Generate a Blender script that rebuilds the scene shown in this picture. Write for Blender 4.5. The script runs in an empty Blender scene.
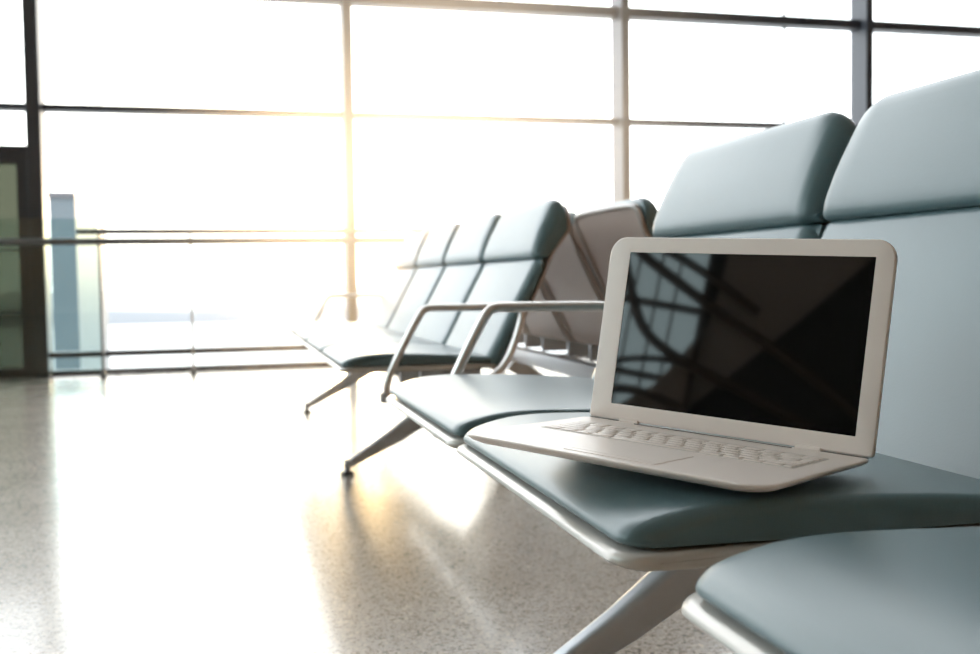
import bpy, bmesh, math, random
from mathutils import Vector, Matrix
random.seed(7)
S = bpy.context.scene
COL = S.collection

# ------------------------------------------------------------------ camera
F_PX, PITCH, ROLL, YAW, CAM_H = 1041.48, 0.046517, 0.014467, 0.250990, 0.61171
cd = bpy.data.cameras.new('camera'); cam = bpy.data.objects.new('camera', cd); COL.objects.link(cam)
cd.sensor_fit = 'HORIZONTAL'; cd.sensor_width = 36.0; cd.lens = F_PX * 36.0 / 980.0
cd.clip_start = 0.02; cd.clip_end = 2000
fw = Vector((math.sin(YAW) * math.cos(PITCH), math.cos(YAW) * math.cos(PITCH), -math.sin(PITCH)))
rt = Vector((math.cos(YAW), -math.sin(YAW), 0)); up = rt.cross(fw)
rt2 = rt * math.cos(ROLL) - up * math.sin(ROLL); up2 = up * math.cos(ROLL) + rt * math.sin(ROLL)
m = Matrix((rt2, up2, -fw)).transposed().to_4x4(); m.translation = (0, 0, CAM_H)
cam.matrix_world = m
cd.dof.use_dof = True; cd.dof.focus_distance = 0.99; cd.dof.aperture_fstop = 7.0
S.camera = cam

# ------------------------------------------------------------------ world, sun, exposure
SKY = 4.2
sun_az, sun_el = math.radians(6.8), math.radians(3.2)
SUNDIR = Vector((math.sin(sun_az) * math.cos(sun_el), math.cos(sun_az) * math.cos(sun_el), math.sin(sun_el)))
w = bpy.data.worlds.new('sky'); S.world = w; w.use_nodes = True
nt = w.node_tree; N = nt.nodes; L = nt.links; N.clear()
out = N.new('ShaderNodeOutputWorld'); bg = N.new('ShaderNodeBackground')
tc = N.new('ShaderNodeTexCoord')
dot = N.new('ShaderNodeVectorMath'); dot.operation = 'DOT_PRODUCT'; dot.inputs[1].default_value = SUNDIR
L.new(tc.outputs['Generated'], dot.inputs[0])
mr = N.new('ShaderNodeMapRange'); mr.inputs['From Min'].default_value = 0.90; mr.inputs['From Max'].default_value = 1.0
L.new(dot.outputs['Value'], mr.inputs['Value'])
pw = N.new('ShaderNodeMath'); pw.operation = 'POWER'; pw.inputs[1].default_value = 2.5
L.new(mr.outputs['Result'], pw.inputs[0])
mx = N.new('ShaderNodeMix'); mx.data_type = 'RGBA'
mx.inputs['A'].default_value = (0.94, 0.97, 1.0, 1); mx.inputs['B'].default_value = (1.25, 1.12, 0.92, 1)
L.new(pw.outputs[0], mx.inputs['Factor'])
L.new(mx.outputs['Result'], bg.inputs['Color']); bg.inputs['Strength'].default_value = SKY
L.new(bg.outputs[0], out.inputs['Surface'])
sd = bpy.data.lights.new('sun', 'SUN'); sun = bpy.data.objects.new('sun', sd); COL.objects.link(sun)
sd.energy = 0.6; sd.angle = math.radians(3); sd.color = (1.0, 0.66, 0.32)
sun.rotation_euler = SUNDIR.to_track_quat('Z', 'Y').to_euler()
S.view_settings.view_transform = 'Standard'; S.view_settings.look = 'None'
S.view_settings.gamma = 1.0; S.view_settings.use_curve_mapping = False
S.view_settings.exposure = 0.42
S.cycles.use_denoising = True
S.cycles.max_bounces = 10; S.cycles.transparent_max_bounces = 16
S.cycles.sample_clamp_indirect = 8.0
S.cycles.caustics_reflective = False; S.cycles.caustics_refractive = False

# ------------------------------------------------------------------ materials
def principled(name, col, rough=0.5, metal=0.0, spec=0.5, coat=0.0, coat_rough=0.05, noise=0.0, nscale=40.0, bump=0.0, bscale=300.0):
    mt = bpy.data.materials.new(name); mt.use_nodes = True
    t = mt.node_tree; b = t.nodes['Principled BSDF']
    b.inputs['Base Color'].default_value = (*col, 1); b.inputs['Roughness'].default_value = rough
    b.inputs['Metallic'].default_value = metal; b.inputs['Specular IOR Level'].default_value = spec
    b.inputs['Coat Weight'].default_value = coat; b.inputs['Coat Roughness'].default_value = coat_rough
    tcn = t.nodes.new('ShaderNodeTexCoord')
    if noise:
        nz = t.nodes.new('ShaderNodeTexNoise'); nz.inputs['Scale'].default_value = nscale; nz.inputs['Detail'].default_value = 4
        t.links.new(tcn.outputs['Object'], nz.inputs['Vector'])
        mxn = t.nodes.new('ShaderNodeMix'); mxn.data_type = 'RGBA'
        mxn.inputs['A'].default_value = (*[c * (1 - noise) for c in col], 1)
        mxn.inputs['B'].default_value = (*[min(1, c * (1 + noise)) for c in col], 1)
        t.links.new(nz.outputs['Fac'], mxn.inputs['Factor']); t.links.new(mxn.outputs['Result'], b.inputs['Base Color'])
    if bump:
        vz = t.nodes.new('ShaderNodeTexNoise'); vz.inputs['Scale'].default_value = bscale; vz.inputs['Detail'].default_value = 3
        t.links.new(tcn.outputs['Object'], vz.inputs['Vector'])
        bp = t.nodes.new('ShaderNodeBump'); bp.inputs['Strength'].default_value = bump; bp.inputs['Distance'].default_value = 0.001
        t.links.new(vz.outputs['Fac'], bp.inputs['Height']); t.links.new(bp.outputs['Normal'], b.inputs['Normal'])
    return mt

def glass(name, tint, refl=0.06):
    mt = bpy.data.materials.new(name); mt.use_nodes = True
    t = mt.node_tree; t.nodes.clear()
    o = t.nodes.new('ShaderNodeOutputMaterial'); ms = t.nodes.new('ShaderNodeMixShader')
    tr = t.nodes.new('ShaderNodeBsdfTransparent'); tr.inputs['Color'].default_value = (*tint, 1)
    gl = t.nodes.new('ShaderNodeBsdfGlossy'); gl.inputs['Roughness'].default_value = 0.02
    fr = t.nodes.new('ShaderNodeLayerWeight'); fr.inputs['Blend'].default_value = 0.25
    ml = t.nodes.new('ShaderNodeMath'); ml.operation = 'MULTIPLY_ADD'; ml.inputs[1].default_value = 0.35; ml.inputs[2].default_value = refl * 0.5
    t.links.new(fr.outputs['Fresnel'], ml.inputs[0]); t.links.new(ml.outputs[0], ms.inputs[0])
    t.links.new(tr.outputs[0], ms.inputs[1]); t.links.new(gl.outputs[0], ms.inputs[2]); t.links.new(ms.outputs[0], o.inputs['Surface'])
    return mt

def terrazzo():
    mt = bpy.data.materials.new('terrazzo'); mt.use_nodes = True
    t = mt.node_tree; b = t.nodes['Principled BSDF']; n = t.nodes.new
    tcn = n('ShaderNodeTexCoord')
    v1 = n('ShaderNodeTexVoronoi'); v1.inputs['Scale'].default_value = 150
    v2 = n('ShaderNodeTexVoronoi'); v2.inputs['Scale'].default_value = 320
    nz = n('ShaderNodeTexNoise'); nz.inputs['Scale'].default_value = 3.0; nz.inputs['Detail'].default_value = 5
    for k in (v1, v2, nz): t.links.new(tcn.outputs['Object'], k.inputs['Vector'])
    def ramp(src, stops):
        r = n('ShaderNodeValToRGB'); e = r.color_ramp.elements
        e[0].position, e[0].color = stops[0][0], (*stops[0][1], 1); e[1].position, e[1].color = stops[-1][0], (*stops[-1][1], 1)
        for p, c in stops[1:-1]:
            q = e.new(p); q.color = (*c, 1)
        t.links.new(src, r.inputs[0]); return r.outputs[0]
    base = ramp(nz.outputs['Fac'], [(0.3, (0.43, 0.37, 0.31)), (0.7, (0.54, 0.475, 0.41))])
    sep1 = n('ShaderNodeSeparateColor'); t.links.new(v1.outputs['Color'], sep1.inputs[0])
    sep2 = n('ShaderNodeSeparateColor'); t.links.new(v2.outputs['Color'], sep2.inputs[0])
    c1 = ramp(sep1.outputs[0], [(0.0, (0.45, 0.43, 0.42)), (0.10, (0.5, 0.48, 0.47)), (0.12, (1, 1, 1)), (0.86, (1, 1, 1)), (0.88, (1.2, 1.18, 1.16)), (1.0, (1.3, 1.27, 1.24))])
    c2 = ramp(sep2.outputs[1], [(0.0, (0.32, 0.31, 0.30)), (0.12, (0.38, 0.36, 0.35)), (0.14, (1, 1, 1)), (0.88, (1, 1, 1)), (0.9, (1.25, 1.23, 1.2)), (1.0, (1.35, 1.3, 1.25))])
    m1 = n('ShaderNodeMix'); m1.data_type = 'RGBA'; m1.blend_type = 'MULTIPLY'; m1.inputs['Factor'].default_value = 1
    m2 = n('ShaderNodeMix'); m2.data_type = 'RGBA'; m2.blend_type = 'MULTIPLY'; m2.inputs['Factor'].default_value = 1
    t.links.new(base, m1.inputs['A']); t.links.new(c1, m1.inputs['B'])
    t.links.new(m1.outputs['Result'], m2.inputs['A']); t.links.new(c2, m2.inputs['B'])
    t.links.new(m2.outputs['Result'], b.inputs['Base Color'])
    b.inputs['Roughness'].default_value = 0.24; b.inputs['Specular IOR Level'].default_value = 0.7
    b.inputs['Coat Weight'].default_value = 0.4; b.inputs['Coat Roughness'].default_value = 0.12
    return mt

M = dict(
    leather=principled('teal_leather', (0.100, 0.162, 0.177), 0.36, spec=0.5, coat=0.15, coat_rough=0.28, bump=0.10, bscale=420, noise=0.05, nscale=9),
    pan=principled('pan_metal', (0.56, 0.53, 0.49), 0.27, metal=0.2, noise=0.03),
    shell=principled('shell_plastic', (0.56, 0.455, 0.405), 0.42, noise=0.04),
    rimm=principled('shell_rim_grey', (0.46, 0.42, 0.40), 0.35, metal=0.2, noise=0.03),
    chrome=principled('brushed_aluminium', (0.66, 0.63, 0.60), 0.28, metal=0.8, noise=0.03, nscale=80),
    legm=principled('grey_cast_metal', (0.50, 0.53, 0.57), 0.38, metal=0.35, noise=0.05),
    white=principled('white_plastic', (0.91, 0.815, 0.755), 0.33, noise=0.01),
    keyw=principled('key_plastic', (0.91, 0.815, 0.755), 0.42, noise=0.01),
    well=principled('keyboard_well', (0.70, 0.64, 0.59), 0.5, noise=0.02),  # greyer than the body: shade between the keys put into the colour
    slot=principled('slot_grey', (0.20, 0.17, 0.15), 0.6, noise=0.02),
    screen=principled('black_screen', (0.006, 0.006, 0.006), 0.03, spec=0.5, noise=0.05),
    mull=principled('mullion_grey', (0.040, 0.047, 0.062), 0.45, metal=0.1, noise=0.04),
    dark=principled('dark_frame', (0.05, 0.052, 0.06), 0.4, noise=0.04),
    rail=principled('rail_steel', (0.16, 0.165, 0.17), 0.4, metal=0.4, noise=0.03),
    glass=glass('clear_glass', (0.97, 0.98, 0.98)),
    tealglass=glass('teal_glass', (0.80, 0.89, 0.89), 0.08),
    greenglass=glass('green_glass', (0.17, 0.185, 0.155), 0.08),
    floor=terrazzo(),
    wall=principled('wall_paint', (0.46, 0.31, 0.19), 0.8, noise=0.03),
    wdark=principled('dark_cladding', (0.060, 0.048, 0.040), 0.7, noise=0.05),
    ceil=principled('ceiling_paint', (0.62, 0.62, 0.61), 0.8, noise=0.02),
    soffit=principled('soffit_paint', (0.72, 0.58, 0.48), 0.8, noise=0.12, nscale=1.5),
    steel=principled('truss_paint', (0.15, 0.09, 0.055), 0.5, noise=0.05),
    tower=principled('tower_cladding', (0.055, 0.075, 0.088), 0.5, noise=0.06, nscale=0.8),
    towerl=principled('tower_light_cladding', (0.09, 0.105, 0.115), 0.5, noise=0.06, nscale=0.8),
    apron=principled('apron_concrete', (0.50, 0.50, 0.49), 0.9, noise=0.05, nscale=0.05),
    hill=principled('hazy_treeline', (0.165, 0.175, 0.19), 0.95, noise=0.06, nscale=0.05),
    rubber=principled('rubber', (0.05, 0.045, 0.04), 0.6, noise=0.05),
)

# ------------------------------------------------------------------ helpers
def obj(name, bm, mat, parent=None, smooth=True, angle=40):
    bmesh.ops.recalc_face_normals(bm, faces=bm.faces[:])
    me = bpy.data.meshes.new(name); bm.to_mesh(me); bm.free()
    if smooth:
        me.polygons.foreach_set('use_smooth', [True] * len(me.polygons)); me.set_sharp_from_angle(angle=math.radians(angle))
    me.materials.append(M[mat] if isinstance(mat, str) else mat)
    o = bpy.data.objects.new(name, me); COL.objects.link(o)
    if parent is not None: o.parent = parent
    return o

def link_mesh(name, me, parent, loc=(0, 0, 0)):
    o = bpy.data.objects.new(name, me); COL.objects.link(o); o.parent = parent; o.location = loc; return o

def thing(name, label, cat, loc=(0, 0, 0), rotz=0.0, group=None):
    o = bpy.data.objects.new(name, None); COL.objects.link(o); o.empty_display_size = 0.1
    o.location = loc; o.rotation_euler = (0, 0, rotz); o['label'] = label; o['category'] = cat
    if group: o['group'] = group
    return o

def tag(o, label, cat, group=None):
    o['label'] = label; o['category'] = cat
    if group: o['group'] = group
    return o

def struct(o): o['kind'] = 'structure'; return o

def box(bm, x0, x1, y0, y1, z0, z1, bev=0.0):
    b = bmesh.new() if bev else bm
    vs = [b.verts.new(p) for p in ((x0, y0, z0), (x1, y0, z0), (x1, y1, z0), (x0, y1, z0), (x0, y0, z1), (x1, y0, z1), (x1, y1, z1), (x0, y1, z1))]
    for f in ((3, 2, 1, 0), (4, 5, 6, 7), (0, 1, 5, 4), (1, 2, 6, 5), (2, 3, 7, 6), (3, 0, 4, 7)): b.faces.new([vs[i] for i in f])
    if bev:
        bmesh.ops.bevel(b, geom=b.edges[:], offset=bev, segments=2, affect='EDGES', profile=0.5)
        merge(bm, b)
    return bm

def merge(dst, src):
    me = bpy.data.meshes.new('tmp'); src.to_mesh(me); src.free(); dst.from_mesh(me); bpy.data.meshes.remove(me)

def boxm(*a): return box(bmesh.new(), *a)

def chaikin(pts, n=2, closed=False):
    for _ in range(n):
        q = []
        k = len(pts)
        rng = range(k) if closed else range(k - 1)
        if not closed: q.append(pts[0])
        for i in rng:
            a, b = Vector(pts[i]), Vector(pts[(i + 1) % k])
            q += [tuple(a * 0.75 + b * 0.25), tuple(a * 0.25 + b * 0.75)]
        if not closed: q.append(pts[-1])
        pts = q
    return pts

def tube(bm, path, r, segs=12, oval=(1.0, 1.0), closed=False):
    P = [Vector(p) for p in path]; n = len(P); rings = []
    prev = None
    for i in range(n):
        if closed: tg = P[(i + 1) % n] - P[i - 1]
        else: tg = P[min(i + 1, n - 1)] - P[max(i - 1, 0)]
        tg.normalize()
        if prev is None:
            ref = Vector((0, 1, 0)) if abs(tg.y) < 0.9 else Vector((0, 0, 1))
        else: ref = prev
        u = (ref - tg * ref.dot(tg)).normalized(); v = tg.cross(u); prev = u
        rr_ = r[i] if isinstance(r, (list, tuple)) else r
        rings.append([bm.verts.new(P[i] + u * math.cos(a) * rr_ * oval[0] + v * math.sin(a) * rr_ * oval[1]) for a in [2 * math.pi * k / segs for k in range(segs)]])
    for i in range(n if closed else n - 1):
        a, b = rings[i], rings[(i + 1) % n]
        for k in range(segs): bm.faces.new((a[k], a[(k + 1) % segs], b[(k + 1) % segs], b[k]))
    if not closed: bm.faces.new(rings[0][::-1]); bm.faces.new(rings[-1])
    return bm

def cyl(bm, x, y, z0, z1, r, segs=20, r2=None):
    return tube(bm, [(x, y, z0), (x, y, z1)], [r, r if r2 is None else r2], segs)

def pillow(prof, y0, y1, ry, rn, R=0.0, warp=None, n=7, wt=None):
    """a closed (x, z) outline carried along y, rounded over at both ends and, in plan, at the corners"""
    k = len(prof); P = [Vector(p) for p in prof]
    area = sum(P[i].x * P[(i + 1) % k].y - P[(i + 1) % k].x * P[i].y for i in range(k)) / 2
    sg = 1 if area > 0 else -1
    nr = []
    for i in range(k):
        tg = (P[(i + 1) % k] - P[i - 1]).normalized(); nr.append(Vector((tg.y, -tg.x)) * sg)
    ts = set()
    for j in range(n + 1):
        ts.add(round(ry * (1 - math.cos(math.pi / 2 * j / n)), 6))
        if R: ts.add(round(R * (1 - math.cos(math.pi / 2 * j / n)), 6))
    ts = sorted(ts); half = (y1 - y0) / 2
    ys = [(y0 + t, t) for t in ts if t < half] + [((y0 + y1) / 2, half)] + [(y1 - t, t) for t in reversed(ts) if t < half]
    bm = bmesh.new(); rings = []
    for y, t in ys:
        ins = rn * (1 - math.sqrt(max(0, 1 - (1 - t / ry) ** 2))) if t < ry else 0.0
        fs = R - math.sqrt(max(0, R * R - (R - t) ** 2)) if (R and t < R) else 0.0
        ring = []
        for p, q in zip(P, nr):
            wq = 1.0 if wt is None else wt(q.x, q.y)
            x, z = p.x - q.x * ins * wq, p.y - q.y * ins * wq
            if warp and fs: x, z = warp(x, z, fs)
            ring.append(bm.verts.new((x, y, z)))
        rings.append(ring)
    for a, b in zip(rings, rings[1:]):
        for i in range(k): bm.faces.new((a[i], a[(i + 1) % k], b[(i + 1) % k], b[i]))
    bm.faces.new(rings[0][::-1]); bm.faces.new(rings[-1])
    return bm

def rrect(x0, x1, y0, y1, rads, segs=6):
    """rounded rectangle; rads for corners (x0,y0),(x1,y0),(x1,y1),(x0,y1)"""
    pts = []
    for (cx, cy, a0, r) in ((x0 + rads[0], y0 + rads[0], math.pi, rads[0]), (x1 - rads[1], y0 + rads[1], 1.5 * math.pi, rads[1]),
                            (x1 - rads[2], y1 - rads[2], 0, rads[2]), (x0 + rads[3], y1 - rads[3], 0.5 * math.pi, rads[3])):
        for s in range(segs + 1):
            a = a0 + math.pi / 2 * s / segs; pts.append((cx + r * math.cos(a), cy + r * math.sin(a)))
    return pts

def loft(rings, cap0=True, cap1=True):
    bm = bmesh.new(); R_ = [[bm.verts.new(p) for p in r] for r in rings]; k = len(R_[0])
    for a, b in zip(R_, R_[1:]):
        for i in range(k): bm.faces.new((a[i], a[(i + 1) % k], b[(i + 1) % k], b[i]))
    if cap0: bm.faces.new(R_[0][::-1])
    if cap1: bm.faces.new(R_[-1])
    return bm

# ------------------------------------------------------------------ room shell
XL, XR, YB, YW, ZC = -9.5, 11.33, -9.0, 7.571, 7.0
MX0, MW = -1.1703, 2.08255
struct(obj('floor', boxm(XL - .3, XR + .3, YB - .3, YW + .12, -0.2, 0.0), 'floor', smooth=False))
struct(obj('ceiling', boxm(XL - .3, XR + .3, YB - .3, YW + .12, ZC, ZC + .2), 'ceil', smooth=False))
struct(obj('wall_right', boxm(XR, XR + .2, YB, YW, 0, ZC), 'wall', smooth=False))
struct(obj('wall_back', boxm(XL, XR, YB - .2, YB, 0, ZC), 'wall', smooth=False))
struct(obj('wall_left', boxm(XL - .2, XL, YB, 0.55, 0, ZC), 'wdark', smooth=False))

struct(obj('trim_60', boxm(XL - .2, XL, .55, YW - .2, 0, 1.7), 'wdark', smooth=False))  # unseen low wall, added to cut low side light on the seats
# front glazing: mullions are trim, each bay is a window with its transoms and panes
ntrim = 0
def trim(bm, mat, smooth=False):
    global ntrim
    ntrim += 1
    return struct(obj('trim_%d' % ntrim, bm, mat, smooth=smooth))
for i in range(-4, 7):
    X = MX0 + i * MW
    trim(boxm(X - (.045 if i == 0 else .050), X + (.045 if i == 0 else .014), YW - .19, YW + .04, 0, ZC, .006), 'dark' if i == 0 else 'mull')
trim(boxm(XL, XR, YW - .05, YW + .06, 0, .03), 'mull')
ZT = [(0.120, 0.158), (1.772, 1.812), (2.580, 2.650), (4.25, 4.32), (5.7, 5.77)]
for b in range(10):
    xa, xb = MX0 + (b - 4) * MW + .027, MX0 + (b - 3) * MW - .027
    wn = struct(thing('window_%d' % (b + 1), '', ''))
    del wn['label'], wn['category']
    zs = list(ZT)
    if b == 3: zs = [(1.500, 1.535)] + zs[1:]           # the bay with the green glazed door below
    for (z0, z1) in zs: obj('transom', boxm(xa, xb, YW - .10, YW + .03, z0, z1, .004), 'dark' if b == 3 and z0 < 1.6 else 'mull', wn, smooth=False)
    edges = [0.03] + [z for t in zs for z in t] + [ZC]
    for k in range(0, len(edges), 2):
        if b == 3 and k == 0: continue
        obj('pane', boxm(xa, xb, YW - .012, YW + .002, edges[k], edges[k + 1]), 'glass', wn, smooth=False)
    if b == 6: obj('glazing_joint', boxm(4.394, 4.406, YW - .020, YW + .008, 1.812, 4.25), 'rail', wn, smooth=False)
dr = struct(thing('door_1', '', '')); del dr['label'], dr['category']
xa, xb = MX0 - MW + .027, MX0 - .027
fb = bmesh.new()
for q in ((xb - .10, xb, 0, 1.5), (xa, xa + .08, 0, 1.5), (xa + .08, xb - .10, 1.42, 1.5), (xa + .08, xb - .10, 0, .06)):
    box(fb, q[0], q[1], YW - .09, YW + .03, q[2] + .001, q[3])
obj('door_frame', fb, 'dark', dr, smooth=False)
obj('door_panel', boxm(xa + .08, xb - .10, YW - .04, YW - .01, .06, 1.42), 'greenglass', dr, smooth=False)
gb = bmesh.new()
for z in (.42, .84): box(gb, xa + .08, xb - .10, YW - .047, YW - .04, z, z + .012)
obj('glazing_bar', gb, 'rail', dr, smooth=False)

# left glazing (seen mirrored in the laptop screen)
for j, (ya, yb) in enumerate(((0.55, 2.30), (2.30, 4.05), (4.05, 5.80), (5.80, YW - .2))):
    wn = struct(thing('window_%d' % (11 + j), '', '')); del wn['label'], wn['category']
    for (z0, z1) in ((2.50, 2.56), (3.3, 3.36), (4.3, 4.36), (5.7, 5.77)):
        obj('transom', boxm(XL - .06, XL + .06, ya + .03, yb - .03, z0, z1), 'steel', wn, smooth=False)
    obj('pane', boxm(XL - .01, XL + .004, ya + .03, yb - .03, 1.7, ZC), 'tealglass', wn, smooth=False)
    trim(boxm(XL - .08, XL + .14, ya - .03, ya + .03, 1.7, ZC), 'steel')
trim(boxm(XL - .08, XL + .14, YW - .23, YW - .17, 1.7, ZC), 'steel')
for y in (0.86, 1.06, 1.30, 1.62): trim(boxm(XL + .02, XL + .05, y - .014, y + .014, 1.7, ZC), 'steel')
# curved steel ribs and the pale sloping soffit in front of the left wall
def slab(pts, x0, x1):
    return loft([[(x0, y, z) for y, z in pts], [(x1, y, z) for y, z in pts]])
trim(slab([(.42, 3.55), (.47, 3.2), (.66, 2.86), (.90, 2.45), (1.25, 2.15), (1.5, 1.2), (1.2, 1.2), (.57, 2.2), (-.45, 3.41), (-1.09, 4.23), (-1.9, 5.2), (.3, 5.2)], XL + .03, XL + .07), 'soffit')
RIBS = [([(2.3, 5.2), (1.55, 3.9), (1.25, 3.14), (1.07, 2.88), (.68, 2.69), (.28, 2.58), (-.42, 2.36), (-1.3, 2.0)], .055),
        ([(2.0, 4.3), (1.29, 3.75), (.99, 3.59), (.4, 3.27), (-.33, 2.95), (-1.13, 2.5), (-1.9, 2.0)], .06),
        ([(2.2, 2.25), (1.4, 2.54), (1.25, 2.60), (1.1, 2.64), (.83, 2.68), (.57, 2.64), (.2, 2.5)], .035),
        ([(2.2, 4.0), (1.3, 3.92), (.9, 3.80), (.5, 3.62), (0, 3.35)], .05),
        ([(2.2, 2.0), (1.5, 2.22), (1.1, 2.32), (.6, 2.2)], .05)]
for pts, r in RIBS:
    trim(tube(bmesh.new(), chaikin([(XL + .32, y, z) for y, z in pts], 3), r, 10), 'steel', True)

# ------------------------------------------------------------------ outdoors
struct(obj('apron_ground', boxm(-400, 600, YW + .5, 900, -5.4, -5.0), 'apron', smooth=False))

# ------------------------------------------------------------------ benches
BX = 0.2803                      # world x of the seats' front edge
SEAT = chaikin([(0.006, .4095), (0.002, .4125), (0.003, .417), (.010, .424), (.020, .4285), (.038, .4335), (.065, .4385), (.10, .4405), (.15, .4395), (.25, .4350), (.33, .4285), (.385, .4235), (.400, .420), (.402, .413), (.396, .4085)], 1, True)
PAN = chaikin([(-.006, .3975), (-.0045, .4035), (.004, .4075), (.20, .4075), (.395, .4060), (.40, .400), (.395, .392), (.20, .392), (.006, .3925)], 1, True)
BACK = chaikin([(.370, .404), (.378, .425), (.398, .460), (.425, .515), (.460, .583), (.492, .643), (.506, .671), (.511, .681), (.524, .6835), (.533, .676), (.527, .648), (.497, .583), (.463, .515), (.430, .450), (.405, .400), (.390, .394), (.376, .396)], 1, True)
HEAD = chaikin([(.5045, .687), (.5035, .699), (.507, .717), (.521, .755), (.538, .790), (.552, .817), (.562, .832), (.575, .840), (.590, .838), (.598, .826), (.590, .795), (.573, .755), (.556, .715), (.545, .690), (.534, .6825), (.516, .681)], 1, True)
HEAD = [(x, .69 + (z - .69) * 1.045) for x, z in HEAD]
SHELL = [(.386, .390), (.407, .394), (.434, .448), (.467, .513), (.501, .581), (.531, .646), (.549, .688), (.577, .753), (.594, .793), (.602, .826), (.608, .826), (.600, .791), (.583, .751), (.555, .686), (.537, .644), (.507, .579), (.473, .511), (.440, .446), (.413, .390), (.400, .384)]
RIM = [(.400, .388), (.412, .400), (.439, .450), (.473, .515), (.507, .583), (.537, .648), (.556, .690), (.583, .755), (.600, .795), (.606, .826)]

def warp_front(R):
    L_ = 0.16
    return lambda x, z, fs: (x + fs * max(0, 1 - (x + .006) / L_), z)
def warp_top(x, z, fs): return (x, z - fs * max(0, (z - .69) / .15))

def w_top(nx, nz): return max(0.0, min(1.0, .35 + nz * 1.2 - max(0, nx) * .3)) if nz > -.3 else 0.0
def w_front(nx, nz): return max(0.0, min(1.0, .25 - nx * 1.1 + max(0, nz) * .4))
_cache = {}
def seat_meshes(wd):
    key = round(wd, 3)
    if key in _cache: return _cache[key]
    r = {}
    def keep(nm, bm, mat):
        o = obj(nm, bm, mat, angle=50); me = o.data; bpy.data.objects.remove(o); r[nm] = me
    keep('seat', pillow(SEAT, .006, wd - .006, .014, .013, .030, warp_front(.030), 8, w_top), 'leather')
    keep('seat_pan', pillow(PAN, 0, wd, .006, .004, .032, warp_front(.032)), 'pan')
    keep('backrest', pillow(BACK, .003, wd - .003, .034, .030, 0, None, 9, w_front), 'leather')
    keep('headrest', pillow(HEAD, .003, wd - .003, .034, .031, .070, warp_top, 9, w_front), 'leather')
    keep('back_shell', pillow(SHELL, .008, wd - .008, .008, .001, .065, warp_top, 6), 'shell')
    bm = bmesh.new()
    a = [(x + .003, .040, z) for x, z in RIM]; b_ = [(x + .003, wd - .040, z) for x, z in RIM]
    R = .04
    tx = a[-1][0]
    top = [(tx - .008, .040, .800), (tx - .003, .048, .817), (tx, .085, .824), (tx, wd / 2, .826), (tx, wd - .085, .824), (tx - .003, wd - .048, .817), (tx - .008, wd - .040, .800)]
    tube(bm, chaikin(a[:-2] + top + b_[:-2][::-1], 2), .0085, 10)
    keep('shell_rim', bm, 'rimm')
    _cache[key] = r
    return r

def add_seat(root, ya, yb):
    r = seat_meshes(yb - ya)
    s = link_mesh('seat', r['seat'], root, (0, ya, 0)); link_mesh('seat_pan', r['seat_pan'], s)
    b = link_mesh('backrest', r['backrest'], root, (0, ya, 0))
    link_mesh('headrest', r['headrest'], b); sh = link_mesh('back_shell', r['back_shell'], b); link_mesh('shell_rim', r['shell_rim'], b)

ARM = chaikin([(.295, 0, .352), (.345, 0, .362), (.395, 0, .385), (.425, 0, .430), (.450, 0, .500), (.462, 0, .5535), (.425, 0, .556), (.235, 0, .558), (.205, 0, .557), (.190, 0, .536), (.160, 0, .482), (.128, 0, .418), (.108, 0, .375), (.106, 0, .335)], 3)
def add_armrest(root, y):
    bm = bmesh.new(); tube(bm, [(x, y, z) for x, _, z in ARM], .0095, 12, (1.35, 1.0))
    a = obj('armrest', bm, 'chrome', root)
    b2 = bmesh.new(); box(b2, .090, .460, y - .014, y + .014, .318, .345, .006)
    obj('armrest_bracket', b2, 'legm', a)

def add_leg(root, y):
    bm = bmesh.new(); k = 10; rings = []
    for (x, z, hw, ht) in ((.080, .026, .010, .010), (.094, .034, .012, .012), (.12, .050, .014, .015), (.25, .124, .019, .025), (.36, .198, .024, .033), (.44, .252, .028, .038)):
        tx, tz = (.813, .582); nx, nz = -tz, tx
        ring = []
        for a in range(24):
            th = 2 * math.pi * a / 24; c_, s_ = math.cos(th), math.sin(th)
            sc_ = 1 / max(abs(c_) ** 7 + abs(s_) ** 7, 1e-6) ** (1 / 7)
            ring.append((x + nx * ht * s_ * sc_, y + hw * c_ * sc_, z + nz * ht * s_ * sc_))
        rings.append(ring)
    lg = obj('leg', loft(rings), 'legm', root, angle=60)
    b2 = bmesh.new(); cyl(b2, .088, y, .008, .048, .010, 16); obj('foot_post', b2, 'legm', lg)
    b3 = bmesh.new(); cyl(b3, .088, y, .0, .010, .022, 20, .018); obj('foot_pad', b3, 'rubber', lg)

def add_rear_leg(root, y):
    bm = bmesh.new(); tube(bm, chaikin([(.44, y, .29), (.50, y, .20), (.60, y, .05), (.61, y, .008)], 2), .014, 12, (1.3, 1))
    lg = obj('leg', bm, 'legm', root)
    b3 = bmesh.new(); cyl(b3, .61, y, .0, .010, .022, 20, .018); obj('foot_pad', b3, 'rubber', lg)

def bench(label, loc, rotz, seats, arms, legs, y0, y1, name='beam_bench'):
    root = thing(name, label, 'bench', loc, rotz, 'airport beam benches')
    bb = bmesh.new(); box(bb, .385, .45, y0, y1, .26, .32, .008)
    beam = obj('beam', bb, 'legm', root)
    for ya, yb in seats:
        for yy in (ya + .12, yb - .12): obj('seat_bracket', boxm(.22, .385, yy - .012, yy + .012, .318, .393, .004), 'legm', root)
    for ya, yb in seats: add_seat(root, ya, yb)
    for y in arms: add_armrest(root, y)
    for y in legs: add_leg(root, y); add_rear_leg(root, y)
    return root

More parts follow.
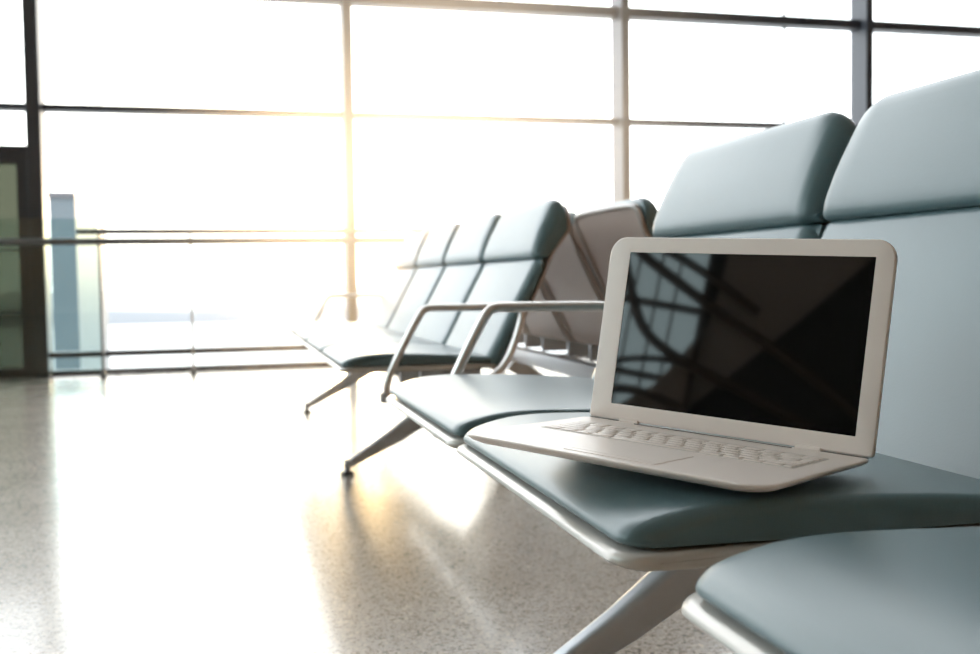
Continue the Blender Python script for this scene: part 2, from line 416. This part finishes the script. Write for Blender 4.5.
bench('teal leather beam bench nearest the camera, white laptop on its seat', (BX, 0, 0), 0,
      [(.050, .622), (.703, 1.275), (1.282, 1.850)], [1.885], [.12, 1.35], .04, 1.92)
FY = 2.585
fseats = [(FY + i * .577, FY + i * .577 + .570) for i in range(4)]
far = bench('teal leather beam bench behind the laptop, four seats running to the window', (BX, 0, 0), 0,
      fseats, [2.545, 4.925], [3.275, 4.89], 2.52, 4.95)
ym = (fseats[0][0] + fseats[-1][1]) / 2
back = bench('beam bench facing away, its grey back shell seen past the laptop', (1.66, 2 * ym - .08, 0), math.pi,
      fseats, [2.545, 4.925], [3.0, 4.6], 2.52, 4.95)

far.scale.z = back.scale.z = 0.970

# ------------------------------------------------------------------ laptop
K = 0.90
c0 = Vector((0, 0, CAM_H))
def sc(p): return c0 + (Vector(p) - c0) * K
ex = Vector((0.54991764, -0.8340861, -0.04348534)); ey = Vector((0.83387914, 0.55123867, -0.02795563)); ez = ex.cross(ey).normalized()
fl = sc((0.2388, 1.0498, 0.4518)); W = 0.34368 * K; D = 0.21874 * K
lap = thing('laptop', 'open white laptop with a blank black screen on the teal seat', 'laptop')
mw_ = Matrix((ex, ey, ez)).transposed().to_4x4(); mw_.translation = fl; lap.matrix_world = mw_
rings = []
for ins, z in ((.004, 0.0), (.0010, 0.0), (.0003, -.0005), (0, -.0012), (.0008, -.0026), (.004, -.0052), (.011, -.0082), (.022, -.0104), (.034, -.0110)):
    rf = .028 - ins * .3
    rings.append([(x, y, z) for x, y in rrect(ins - .003, W - ins, ins - .002, D - ins * .6, (rf - .011, rf, .012, .012), 8)])
base = obj('base', loft(rings), 'white', lap, angle=55)
for fx, fy in ((.05, .045), (W - .05, .045), (.05, D - .035), (W - .05, D - .035)):
    obj('rubber_foot', cyl(bmesh.new(), fx, fy, -.0128, -.0105, .006, 16), 'rubber', base)
# thumb notch of the latch and the trackpad with its button
tp = obj('trackpad', boxm(W * .36, W * .66, .020, .072, -.0002, .0004), 'white', lap, smooth=False)
obj('trackpad_button', boxm(W * .36, W * .66, .010, .0192, -.0002, .0004), 'white', tp, smooth=False)
obj('lid_latch', boxm(W * .47, W * .58, -.0004, .0012, -.0030, -.0012, .0003), 'white', lap, smooth=False)
kx0, kx1, ky0, ky1 = .0200, W - .0260, .0930, .1600
kb = obj('keyboard', loft([[(x, y, z) for x, y in rrect(kx0 - .002, kx1 + .002, ky0 - .002, ky1 + .002, (.003,) * 4, 3)] for z in (-.001, .00025)]), 'well', lap, smooth=False)
px, py = (kx1 - kx0) / 14.0, (ky1 - ky0) / 6.0
kmeshes = {}
def key(c, r, span=1.0):
    kw = px * span - .0022; kh = (py if r < 5 else py * .8) - .0020; kk = (round(kw, 4), round(kh, 4))
    if kk not in kmeshes:
        rr = [[(x, y, z) for x, y in rrect(i_, kw - i_, i_, kh - i_, (.0012,) * 4, 3)] for i_, z in ((0, .0002), (0, .0007), (.0003, .0009))]
        o = obj('key', loft(rr), 'keyw', None, angle=50); kmeshes[kk] = o.data; bpy.data.objects.remove(o)
    link_mesh('key', kmeshes[kk], kb, (kx0 + c * px + .0013, ky0 + r * py + .0012, 0))
for r in range(6):
    if r == 0: lay = [1, 1, 1, 1.25, 5.0, 1.25, 1, 1, 1, .5]
    elif r == 1: lay = [2.0] + [1] * 10 + [2.0]
    elif r == 2: lay = [1.7] + [1] * 11 + [1.3]
    elif r == 3: lay = [1.4] + [1] * 12 + [.6]
    elif r == 4: lay = [1] * 12 + [2.0]
    else: lay = [1] * 14
    c = 0.0
    for s in lay: key(c, r, s); c += s
for (xa, xb, yy) in ((.0035 * K, .0440 * K, D - .0025), (.0705 * K, .2630 * K, D - .0085), (.2910 * K, .3400 * K, D - .0025)):
    obj('hinge_slot', boxm(xa, xb, yy - .0006, yy + .0008, .0001, .0008), 'slot', lap, smooth=False)
# lid: its own frame leans back from the hinge line
TL = 0.148939
lid_m = Matrix.Translation((0, D - .001, .0008)) @ Matrix.Rotation(-TL, 4, 'X')
LH = 0.2165 * K; T = .0065
def lidpt(x, y, t): return tuple(lid_m @ Vector((x, t, y)))     # y up the lid, t back from its face
def lr(i_, t, rt_=.019, rb=.004): return [lidpt(x, y, t) for x, y in rrect(i_, W - i_, i_, LH - i_, (rb, rb, rt_ - i_, rt_ - i_), 8)]
sx0, sx1, sy0, sy1 = .0290 * K, .3240 * K, .0185 * K, .1985 * K
def sr(t, g=0.0): return [lidpt(x, y, t) for x, y in rrect(sx0 - g, sx1 + g, sy0 - g, sy1 + g, (.0008,) * 4, 8)]
ld = obj('lid', loft([lr(.004, T), lr(.0012, T - .0006), lr(0, T - .002), lr(0, .0012), lr(.0008, .0002), lr(.0016, 0), sr(0), sr(.0009)], True, False), 'white', lap, angle=45)
obj('screen', loft([sr(.0006), sr(.0012)]), 'screen', ld, smooth=False)
for xa, xb in ((.0450, .0700), (.2635, .2905)):
    obj('hinge', tube(bmesh.new(), [(xa * K, D - .001, .0006), (xb * K, D - .001, .0006)], .0026, 14), 'white', lap)

# ------------------------------------------------------------------ balustrade by the window
bal = thing('glass_balustrade', 'glass balustrade with steel handrails in front of the window wall', 'balustrade', (0, 7.20, 0))
def rel(y): return y - 7.20
bm = bmesh.new(); tube(bm, [(-4.5, 0, .888), (9.0, 0, .888)], .023, 14); obj('handrail', bm, 'rail', bal)
bm = bmesh.new(); tube(bm, [(-.915, .12, .958), (9.0, .12, .958)], .019, 14); obj('handrail', bm, 'rail', bal)
for xa, xb in ((-4.5, -2.55), (-2.53, -.775), (-.765, -.205), (-.195, 1.95), (1.97, 4.2), (4.22, 6.5), (6.52, 9.0)):
    obj('glass_panel', boxm(xa, xb, .055, .067, .02, 1.04 if xb < -.5 else .95), 'tealglass' if xb < -.5 else 'glass', bal, smooth=False)
for x in (-2.54, -.77, -.20, 1.96, 4.21, 6.51):
    p = obj('post', boxm(x - .008, x + .008, .03, .10, 0.0, .95, .003), 'rail' if x < -.5 else 'pan', bal, smooth=False)
    obj('post_shoe', boxm(x - .018, x + .018, .02, .11, 0.0, .03, .005), 'rail', p, smooth=False)

# ------------------------------------------------------------------ buildings and trees outside
tw = thing('control_building', 'grey slab building outside the left window pane', 'building', (-5.45, 45, -5))
obj('wall', boxm(-.45, .40, -5, 5, 0, 8.72), 'tower', tw, smooth=False)
obj('roof_slab', boxm(-.47, .44, -5.1, 5.1, 8.72, 8.92), 'dark', tw, smooth=False)
obj('side_cladding', boxm(.40, .43, -5, 5, 0, 8.72), 'towerl', tw, smooth=False)
hb = bmesh.new()
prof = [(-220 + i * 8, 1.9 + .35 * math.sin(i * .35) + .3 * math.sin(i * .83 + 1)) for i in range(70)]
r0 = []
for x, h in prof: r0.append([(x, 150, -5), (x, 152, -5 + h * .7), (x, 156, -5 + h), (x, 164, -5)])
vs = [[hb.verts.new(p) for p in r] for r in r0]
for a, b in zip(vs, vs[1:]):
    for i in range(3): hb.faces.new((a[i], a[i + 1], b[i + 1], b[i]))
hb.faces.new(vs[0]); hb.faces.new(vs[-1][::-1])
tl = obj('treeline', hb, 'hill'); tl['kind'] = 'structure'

# ------------------------------------------------------------------ added haze standing in for lens flare
hz = bpy.data.materials.new('flare_volume'); hz.use_nodes = True
t = hz.node_tree; t.nodes.clear()
o_ = t.nodes.new('ShaderNodeOutputMaterial'); vs_ = t.nodes.new('ShaderNodeVolumeScatter')
vs_.inputs['Color'].default_value = (1.0, 0.82, 0.64, 1); vs_.inputs['Anisotropy'].default_value = 0.90
HC, HR = Vector((0.80, 4.35, 0.95)), Vector((1.30, 2.45, 1.25))
tcn = t.nodes.new('ShaderNodeTexCoord'); ln = t.nodes.new('ShaderNodeVectorMath'); ln.operation = 'LENGTH'
dv = t.nodes.new('ShaderNodeVectorMath'); dv.operation = 'DIVIDE'; dv.inputs[1].default_value = HR
t.links.new(tcn.outputs['Object'], dv.inputs[0]); t.links.new(dv.outputs[0], ln.inputs[0])
mr = t.nodes.new('ShaderNodeMapRange'); mr.interpolation_type = 'SMOOTHSTEP'
mr.inputs['From Min'].default_value = 1.0; mr.inputs['From Max'].default_value = 0.1; mr.inputs['To Min'].default_value = 0.0; mr.inputs['To Max'].default_value = 0.165
t.links.new(ln.outputs['Value'], mr.inputs['Value']); t.links.new(mr.outputs['Result'], vs_.inputs['Density'])
t.links.new(vs_.outputs[0], o_.inputs['Volume'])
hb = obj('flare_haze', boxm(-HR.x, HR.x, -HR.y, HR.y, -HC.z + .003, HR.z), hz, smooth=False); hb.location = HC; hb['kind'] = 'stuff'  # added volume, its warm scatter imitates lens flare over the far seats
tag(hb, 'added thin warm haze hanging over the far bench by the window', 'flare_haze')
